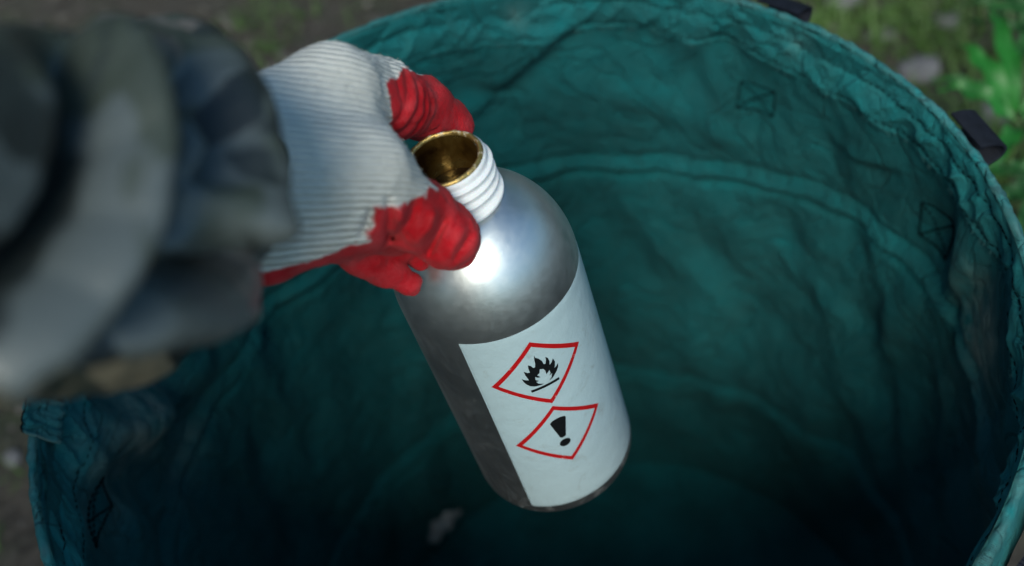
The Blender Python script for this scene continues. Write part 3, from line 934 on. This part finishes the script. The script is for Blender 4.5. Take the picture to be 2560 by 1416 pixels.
# sleeve: a padded tube gathered into folds towards the cuff
AXIS = [(-900, 640, .165, 480), (-500, 590, .195, 485), (-150, 550, .228, 478), (60, 538, .255, 468), (180, 538, .276, 456), (255, 528, .293, 432), (315, 497, .309, 385), (370, 455, .324, 340), (420, 428, .338, 300), (462, 418, .350, 265), (480, 418, .356, 245)]
def catmull(P, n):
    P = np.asarray(P, float); m = len(P); out = []
    for u in np.linspace(0, m - 1, n):
        i = min(int(u), m - 2); t = u - i
        p0, p1, p2, p3 = P[max(i - 1, 0)], P[i], P[i + 1], P[min(i + 2, m - 1)]
        out.append(.5 * (2 * p1 + (p2 - p0) * t + (2 * p0 - 5 * p1 + 4 * p2 - p3) * t * t + (3 * p1 - p0 - 3 * p2 + p3) * t ** 3))
    return np.array(out)
pts = np.array([list(at(x, y, d)) + [r * d / FPX] for x, y, d, r in AXIS])
nU, nV = 300, 200
C = catmull(pts, nU)
cen, rad = C[:, :3], C[:, 3]
T = np.gradient(cen, axis=0); T /= np.linalg.norm(T, axis=1)[:, None]
up0 = -CY; E1 = up0 - (T @ up0)[:, None] * T; E1 /= np.linalg.norm(E1, axis=1)[:, None]; E2 = np.cross(T, E1)
av = np.linspace(0, 2 * np.pi, nV, endpoint=False)
Nrm = E1[:, None, :] * np.cos(av)[None, :, None] + E2[:, None, :] * np.sin(av)[None, :, None]
P0 = cen[:, None, :] + Nrm * rad[:, None, None]
PX, PY, _ = project(P0)
view = P0 - CAM; view /= np.linalg.norm(view, axis=-1)[..., None]
face = np.clip(-(view * Nrm).sum(-1) * 3 + .4, 0, 1)
# folds: polyline, depth (m, + out), half width (px)
FOLDS = [([(70, 10), (160, 90), (220, 210), (232, 350), (190, 510), (90, 650), (-120, 820)], -.022, 34),
         ([(170, 20), (285, 180), (318, 380), (268, 560), (150, 720), (-60, 880)], .011, 56),
         ([(392, 200), (412, 270), (430, 390), (430, 540), (380, 690), (240, 810), (40, 900)], -.020, 28),
         ([(350, 60), (420, 95), (500, 160), (585, 300), (610, 450), (590, 560)], .010, 44),
         ([(440, 190), (505, 270), (535, 370), (525, 440)], -.013, 22),
         ([(465, 300), (500, 420), (540, 520), (580, 590)], .005, 36),
         ([(650, 250), (668, 350), (668, 470), (640, 600), (600, 660)], -.010, 20),
         ([(430, 690), (530, 690), (630, 650)], -.010, 28),
         ([(90, 890), (260, 830), (420, 790), (560, 770)], .008, 56),
         ([(150, 960), (330, 910), (480, 880), (590, 830)], -.007, 30)]
disp = np.zeros_like(PX)
for poly, a, w in FOLDS:
    d, _, par = polydist(PX, PY, poly)
    disp += a * (1.6 if a < 0 else 1.1) * np.exp(-(d / (w * 1.25)) ** 2) * face
uu_ = np.linspace(0, 1, nU)[:, None]; vv_ = av[None, :]
gather = np.sin(uu_ * 46 + 1.6 * np.sin(vv_ + 1) + 1.5 * noise3(np.cos(vv_) * 1.5, np.sin(vv_) * 1.5, uu_ * 6)) * .0006
disp += gather * (1 - face * .75) * sstep(.1, .5, uu_)
disp += .0014 * noise3(np.cos(vv_) * 2.2, np.sin(vv_) * 2.2, uu_ * 9) + .0005 * noise3(np.cos(vv_) * 6, np.sin(vv_) * 6, uu_ * 26)
Ps = P0 + Nrm * disp[..., None]
# turn the cuff edge inwards so that it has a thick lip
lipn = 14
ring = Ps[-1]; cc = ring.mean(0)
lips = []
for k in range(1, lipn + 1):
    f = k / lipn
    lips.append(ring + (cc - ring) * (.10 * math.sin(min(1, f * 2) * math.pi / 2)) + T[-1] * (.0018 * math.sin(min(f * 3, 1) * math.pi) - .03 * max(0, f - .25)))
cap0 = [Ps[0] * (1 - f) + Ps[0].mean(0) * f for f in (.999, .6, .3)]
Pall = np.concatenate([np.array(cap0), Ps, np.array(lips)])
# dark and brown patches placed by hand over the camouflage
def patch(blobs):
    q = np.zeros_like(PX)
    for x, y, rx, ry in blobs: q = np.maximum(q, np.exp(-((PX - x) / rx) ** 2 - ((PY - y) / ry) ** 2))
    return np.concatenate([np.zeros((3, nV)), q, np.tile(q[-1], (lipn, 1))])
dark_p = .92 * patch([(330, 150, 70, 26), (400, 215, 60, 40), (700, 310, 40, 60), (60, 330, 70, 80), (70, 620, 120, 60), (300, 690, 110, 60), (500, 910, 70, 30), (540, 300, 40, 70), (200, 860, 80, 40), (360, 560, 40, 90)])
brown_p = patch([(40, 950, 240, 60), (330, 940, 170, 50), (500, 860, 90, 60), (60, 900, 120, 70), (420, 900, 90, 60), (400, 280, 30, 60), (590, 800, 40, 50)])
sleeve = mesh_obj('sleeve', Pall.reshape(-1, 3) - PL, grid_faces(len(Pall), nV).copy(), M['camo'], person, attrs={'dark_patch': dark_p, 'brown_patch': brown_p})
Fc = [((i), (i + 1) % nV) for i in range(nV)]
gf = np.array([(i * nV + nV - 1, (i + 1) * nV + nV - 1, (i + 1) * nV, i * nV) for i in range(len(Pall) - 1)])
me = sleeve.data
bm = bmesh.new(); bm.from_mesh(me); bm.verts.ensure_lookup_table()
for q in gf:
    f = bm.faces.new([bm.verts[int(k)] for k in q]); f.smooth = True
bmesh.ops.recalc_face_normals(bm, faces=list(bm.faces))
bm.to_mesh(me); bm.free()
tag(sleeve, 'bulky camouflage jacket sleeve bunched in folds at the cuff')

# rest of the person, unseen behind-left of camera, placed to shade the bag
def build_body():
    W = lambda x, y, z, r: (np.array([x - .18, y + .08, z]), r)
    hipL, hipR = W(-.46, -.98, .92, .115), W(-.22, -.96, .92, .115)
    waist, chest = W(-.32, -.95, 1.05, .155), W(-.30, -.85, 1.28, .165)
    shL, shR = W(-.50, -.86, 1.38, .085), W(-.10, -.76, 1.36, .080)
    neck, head, face_ = W(-.29, -.78, 1.48, .062), W(-.27, -.70, 1.60, .105), W(-.26, -.64, 1.58, .075)
    elbow = W(-.16, -.45, 1.12, .062); wrist = (cen[6] * 1.0, float(rad[6]) * .93)
    elbL, hanL = W(-.62, -.78, 1.12, .06), W(-.50, -.55, .98, .045)
    segs = [(hipL, waist), (hipR, waist), (waist, chest), (chest, shL), (chest, shR), (chest, neck), (neck, head), (head, face_), (shR, elbow), (elbow, wrist), (shL, elbL), (elbL, hanL),
            (hipL, W(-.50, -.93, .50, .075)), (W(-.50, -.93, .50, .075), W(-.52, -.98, .08, .055)), (W(-.52, -.98, .08, .055), W(-.53, -.83, .045, .045)),
            (hipR, W(-.20, -.91, .50, .075)), (W(-.20, -.91, .50, .075), W(-.21, -.96, .08, .055)), (W(-.21, -.96, .08, .055), W(-.20, -.81, .045, .045))]
    P = [q for sg_ in segs for q in sg_]
    lo = np.min([p - r for p, r in P], 0) - .03; hi = np.max([p + r for p, r in P], 0) + .03
    hst = .0125
    X, Y, Z = np.meshgrid(*[lo[i] + hst * np.arange(int(math.ceil((hi[i] - lo[i]) / hst))) for i in range(3)], indexing='ij')
    D = None
    for (p, ra), (q, rb) in segs:
        d = q - p; L2 = d @ d
        t = np.clip(((X - p[0]) * d[0] + (Y - p[1]) * d[1] + (Z - p[2]) * d[2]) / L2, 0, 1)
        c = np.sqrt((X - p[0] - t * d[0]) ** 2 + (Y - p[1] - t * d[1]) ** 2 + (Z - p[2] - t * d[2]) ** 2) - (ra + (rb - ra) * t)
        if D is None: D = c
        else:
            h = np.clip(.5 + .5 * (c - D) / .04, 0, 1); D = c * (1 - h) + D * h - .04 * h * (1 - h)
    D = D + .006 * noise3(X * 9, Y * 9, Z * 9)
    V, F = surface_nets(D, lo, hst)
    z0 = np.zeros(len(V))
    return mesh_obj('body', V - PL, F, M['camo'], person, attrs={'dark_patch': z0, 'brown_patch': z0})
build_body()

# ------------------------------------------------------------------ surrounding wood (out of frame, mirrored in the bottle)
parts = []; trunks = []
fr_ = np.random.default_rng(11)
for k in range(25):
    az = math.radians(186 + k * 10.0 + fr_.normal(0, 2))
    D = fr_.uniform(4.5, 8.5); Ht = D * math.tan(math.radians(fr_.uniform(34, 52)))
    cx_, cy_ = D * math.sin(az), D * math.cos(az)
    trunks.append(tube([(cx_, cy_, -.1), (cx_ + .1, cy_, Ht * .5), (cx_, cy_ + .1, Ht * .95)], [.11, .08, .02], 7))
    n = 800
    p = fr_.normal(size=(n, 3)); p /= np.linalg.norm(p, axis=1)[:, None]; p *= fr_.random((n, 1)) ** .4
    p = p * np.array([1.3, 1.3, Ht * .46]) + np.array([cx_, cy_, Ht * .55])
    for c in p:
        u = fr_.normal(size=3); u /= np.linalg.norm(u); v = np.cross(u, fr_.normal(size=3)); v /= np.linalg.norm(v)
        sz = fr_.uniform(.07, .17)
        parts.append((np.array([c - u * sz, c + v * sz * .5, c + u * sz, c - v * sz * .5]), [(0, 1, 2, 3)]))
v, f = merge(parts)
wood = mesh_obj('forest', v, f, M['leaf'], smooth=False)
tag(wood, 'dark green wood standing around the clearing', kind='stuff')
v, f = merge(trunks)
tag(mesh_obj('tree_trunks', v, f, M['bark'], wood), kind='stuff')

# ------------------------------------------------------------------ litter, stones, plants
def on_ground(px, py, z=0.0):
    d = ray(px, py); t = (z - CAM[2]) / d[2]
    return CAM + t * d

def rock(size, seed, sub=3):
    bm = bmesh.new(); bmesh.ops.create_icosphere(bm, subdivisions=sub, radius=1)
    V = np.array([v.co[:] for v in bm.verts]); F = [tuple(v.index for v in f.verts) for f in bm.faces]; bm.free()
    k = 1 + .35 * noise3(V[:, 0] * .9 + seed, V[:, 1] * .9, V[:, 2] * .9) + .14 * noise3(V[:, 0] * 2.6, V[:, 1] * 2.6 + seed, V[:, 2] * 2.6)
    V = V * k[:, None] * np.array(size)
    return V, F
STONES = [(2290, 190, (.028, .024, .018), 'largest pale grey stone, lying between the bag rim and the leafy plant'),
          (2105, 2, (.030, .024, .016), 'pale stone at the top edge beyond the upper webbing loop'),
          (2200, 96, (.018, .016, .011), 'small grey stone upslope of the largest pale stone'),
          (2480, 300, (.022, .020, .014), 'grey stone in the shade under the leafy plant'),
          (2370, 60, (.020, .017, .012), 'brownish small stone near the tall grass, far right'),
          (35, 1150, (.011, .010, .007), 'small pale pebble on soil left of the frayed flap')]
for i, (px, py, sz, lab) in enumerate(STONES):
    V, F = rock(sz, i * 3.7 + 1)
    o = mesh_obj('stone', V, F, M['stone'])
    g = on_ground(px, py); o.location = (g[0], g[1], sz[2] * .45); o.rotation_euler = (0, 0, i * 1.3)
    tag(o, lab, 'stone', 'stones on the soil')

# crumbs, gravel and bark bits
parts = []
bv, bf = rock((1, 1, .6), 2.0, 1)
for k in range(3600):
    if k < 2400: x, y = rng.uniform(-1.3, 1.5), rng.uniform(-.6, 1.9)
    else:
        x, y = rng.uniform(-.9, 1.0), rng.uniform(-.3, 1.3)
    if math.hypot(x, y) < .26: continue
    s = .0022 + .006 * rng.random() ** 3
    a = rng.uniform(0, 6.28); st = 1 + 2.2 * rng.random() ** 2
    ca, sa_ = math.cos(a), math.sin(a)
    q = bv * np.array([s * st, s, s]); q = np.stack([q[:, 0] * ca - q[:, 1] * sa_, q[:, 0] * sa_ + q[:, 1] * ca, q[:, 2]], 1)
    parts.append((q + np.array([x, y, float(ground_z(np.array(x), np.array(y))) + s * .3]), bf))
gv, gf_ = merge(parts)
tag(mesh_obj('gravel', gv, gf_, M['gravel'], smooth=False), 'scattered gravel and bark crumbs on the soil', kind='stuff')

# grass blades
def blade(p, h, w, lean, az):
    d = np.array([math.cos(az), math.sin(az), 0]); s = np.array([-d[1], d[0], 0])
    V, F = [], []
    for k in range(4):
        f = k / 3
        c = p + d * lean * f * f + np.array([0, 0, h * (f - .25 * f * f * lean / max(h, .01))])
        ww = w * (1 - f) + .0003
        V += [c - s * ww, c + s * ww]
        if k: F.append((2 * k - 2, 2 * k - 1, 2 * k + 1, 2 * k))
    return np.array(V), F
parts = []
TUFTS = [(1960, 60, 60, .05), (2050, 40, 60, .05), (2120, 95, 50, .04), (2260, 130, 70, .05), (2400, 60, 90, .07), (2480, 130, 90, .08), (2300, 40, 70, .05), (2440, 420, 70, .09), (2520, 420, 80, .1), (640, 95, 50, .035), (700, 60, 30, .03),
         (5, 1300, 10, .03), (2500, 600, 60, .08), (2380, 330, 70, .06), (2210, 200, 50, .04), (2160, 10, 50, .05), (2250, 60, 50, .05)]
for px, py, n, h in TUFTS:
    g = on_ground(px, py)
    for k in range(n):
        x, y = g[0] + rng.normal(0, .045), g[1] + rng.normal(0, .045)
        if math.hypot(x, y) < .27: continue
        parts.append(blade(np.array([x, y, float(ground_z(np.array(x), np.array(y)))]), h * rng.uniform(.4, 1.1), rng.uniform(.001, .0022), rng.uniform(.01, .06), rng.uniform(0, 6.28)))
for k in range(3000):
    x, y = rng.uniform(.1, 1.7), rng.uniform(-.5, 1.9)
    if math.hypot(x, y) < .27 or noise3(x * 3, y * 3, 5.5) < -.05: continue
    parts.append(blade(np.array([x, y, float(ground_z(np.array(x), np.array(y)))]), rng.uniform(.012, .045), rng.uniform(.0008, .002), rng.uniform(.01, .04), rng.uniform(0, 6.28)))
gv, gf_ = merge(parts)
tag(mesh_obj('grass', gv, gf_, M['grass'], smooth=False), 'thin green grass and moss growing on the soil', kind='stuff')

# leafy plants
def leaf_mesh(base_, tip, width, sag=.02, seed=0):
    b, t = np.asarray(base_, float), np.asarray(tip, float)
    L = np.linalg.norm(t - b); d = (t - b) / L
    s = np.cross(d, [0, 0, 1]); s /= np.linalg.norm(s) + 1e-9
    n = np.cross(s, d)
    nu_, nv_ = 14, 7
    V = []
    for i in range(nu_):
        f = i / (nu_ - 1)
        w = width * 1.9 * f ** .65 * (1 - f) ** .95 + .0006
        c = b + d * L * f + np.array([0, 0, 1]) * sag * 4 * f * (1 - f)
        for j in range(nv_):
            g = j / (nv_ - 1) * 2 - 1
            V.append(c + s * g * w * .5 + n * (abs(g) ** 1.5 * w * .22 + .004 * math.sin(f * 17 + seed) * abs(g)))
    return np.array(V), grid_faces(nu_, nv_)
def plant(name, root_px, leaves, label, mat, extra=0, depth_root=None):
    g = on_ground(*root_px)
    r = empty(name, (g[0], g[1], 0)); tag(r, label, 'plant', 'leafy plants beside the bag')
    off = np.array([g[0], g[1], 0])
    top = np.mean([at(*l[0]) for l in leaves], 0)
    path = catmull([np.array([0, 0, -.01]), (top - off) * .5 + np.array([.01, 0, .02]), top - off], 12)
    v, f = tube(path, np.linspace(.0035, .0018, 12), 7)
    mesh_obj('stem', v, f, M['stem'], r)
    for k, (b, t, w) in enumerate(leaves):
        pb, pt_ = at(*b) - off, at(*t) - off
        node = path[min(11, 6 + k)]
        v, f = tube([node, node * .4 + pb * .6, pb], .0012, 5)
        lv, lf = leaf_mesh(pb, pt_, w * .82, .012, k)
        o = mesh_obj('leaf', lv, lf, mat, r)
        mesh_obj('leaf_stalk', v, f, M['stem'], o)
    for k in range(extra):
        a = k * 2.4; node = path[3 + k % 8]
        L = rng.uniform(.06, .11)
        tip = node + np.array([math.cos(a), math.sin(a), rng.uniform(-.1, .5)]) * L
        lv, lf = leaf_mesh(node, tip, L * .28, .012, k)
        mesh_obj('leaf', lv, lf, mat, r)
    return r
plant('leafy_plant', (2545, 330), [((2530, 300, .98), (2400, 110, 1.02), .034), ((2535, 310, .97), (2345, 222, .98), .030), ((2545, 290, .99), (2475, 20, 1.05), .030), ((2550, 320, .96), (2480, 440, .93), .030), ((2560, 300, .98), (2660, 160, 1.0), .03)],
      'bright green plant with long pointed leaves beside the right webbing loop', M['leaf_light'], 3)
plant('leafy_plant', (2600, 120), [((2590, 60, 1.05), (2450, -10, 1.1), .036), ((2600, 80, 1.04), (2500, 100, 1.05), .034), ((2600, 90, 1.05), (2520, 190, 1.02), .034), ((2610, 60, 1.06), (2560, -60, 1.1), .036), ((2590, 110, 1.05), (2420, 60, 1.12), .028)],
      'dark green plant at the top right corner, behind the brighter one', M['leaf'], 4)
plant('leafy_plant', (2600, 520), [((2590, 480, .9), (2500, 420, .9), .030), ((2590, 500, .9), (2490, 520, .88), .030), ((2600, 520, .88), (2535, 610, .84), .030), ((2610, 480, .9), (2570, 380, .92), .03)],
      'low green plant at the right edge, below the webbing loop', M['leaf'], 5)
# pale scrap on the floor of the bag
wt, wh = wall_hit(1082, 1290); g = wall_pt(np.array(wt), np.array(wh), .014)
lv, lf = leaf_mesh((g[0] - .018, g[1] - .012, g[2]), (g[0] + .018, g[1] + .012, g[2] + .004), .026, .004, 2)
o = mesh_obj('paper_scrap', lv - g, lf, M['scrap']); o.location = tuple(g)
so = o.modifiers.new('thickness', 'SOLIDIFY'); so.thickness = .0006
tag(o, 'small pale scrap low inside the bag, below and left of the bottle base', 'scrap')
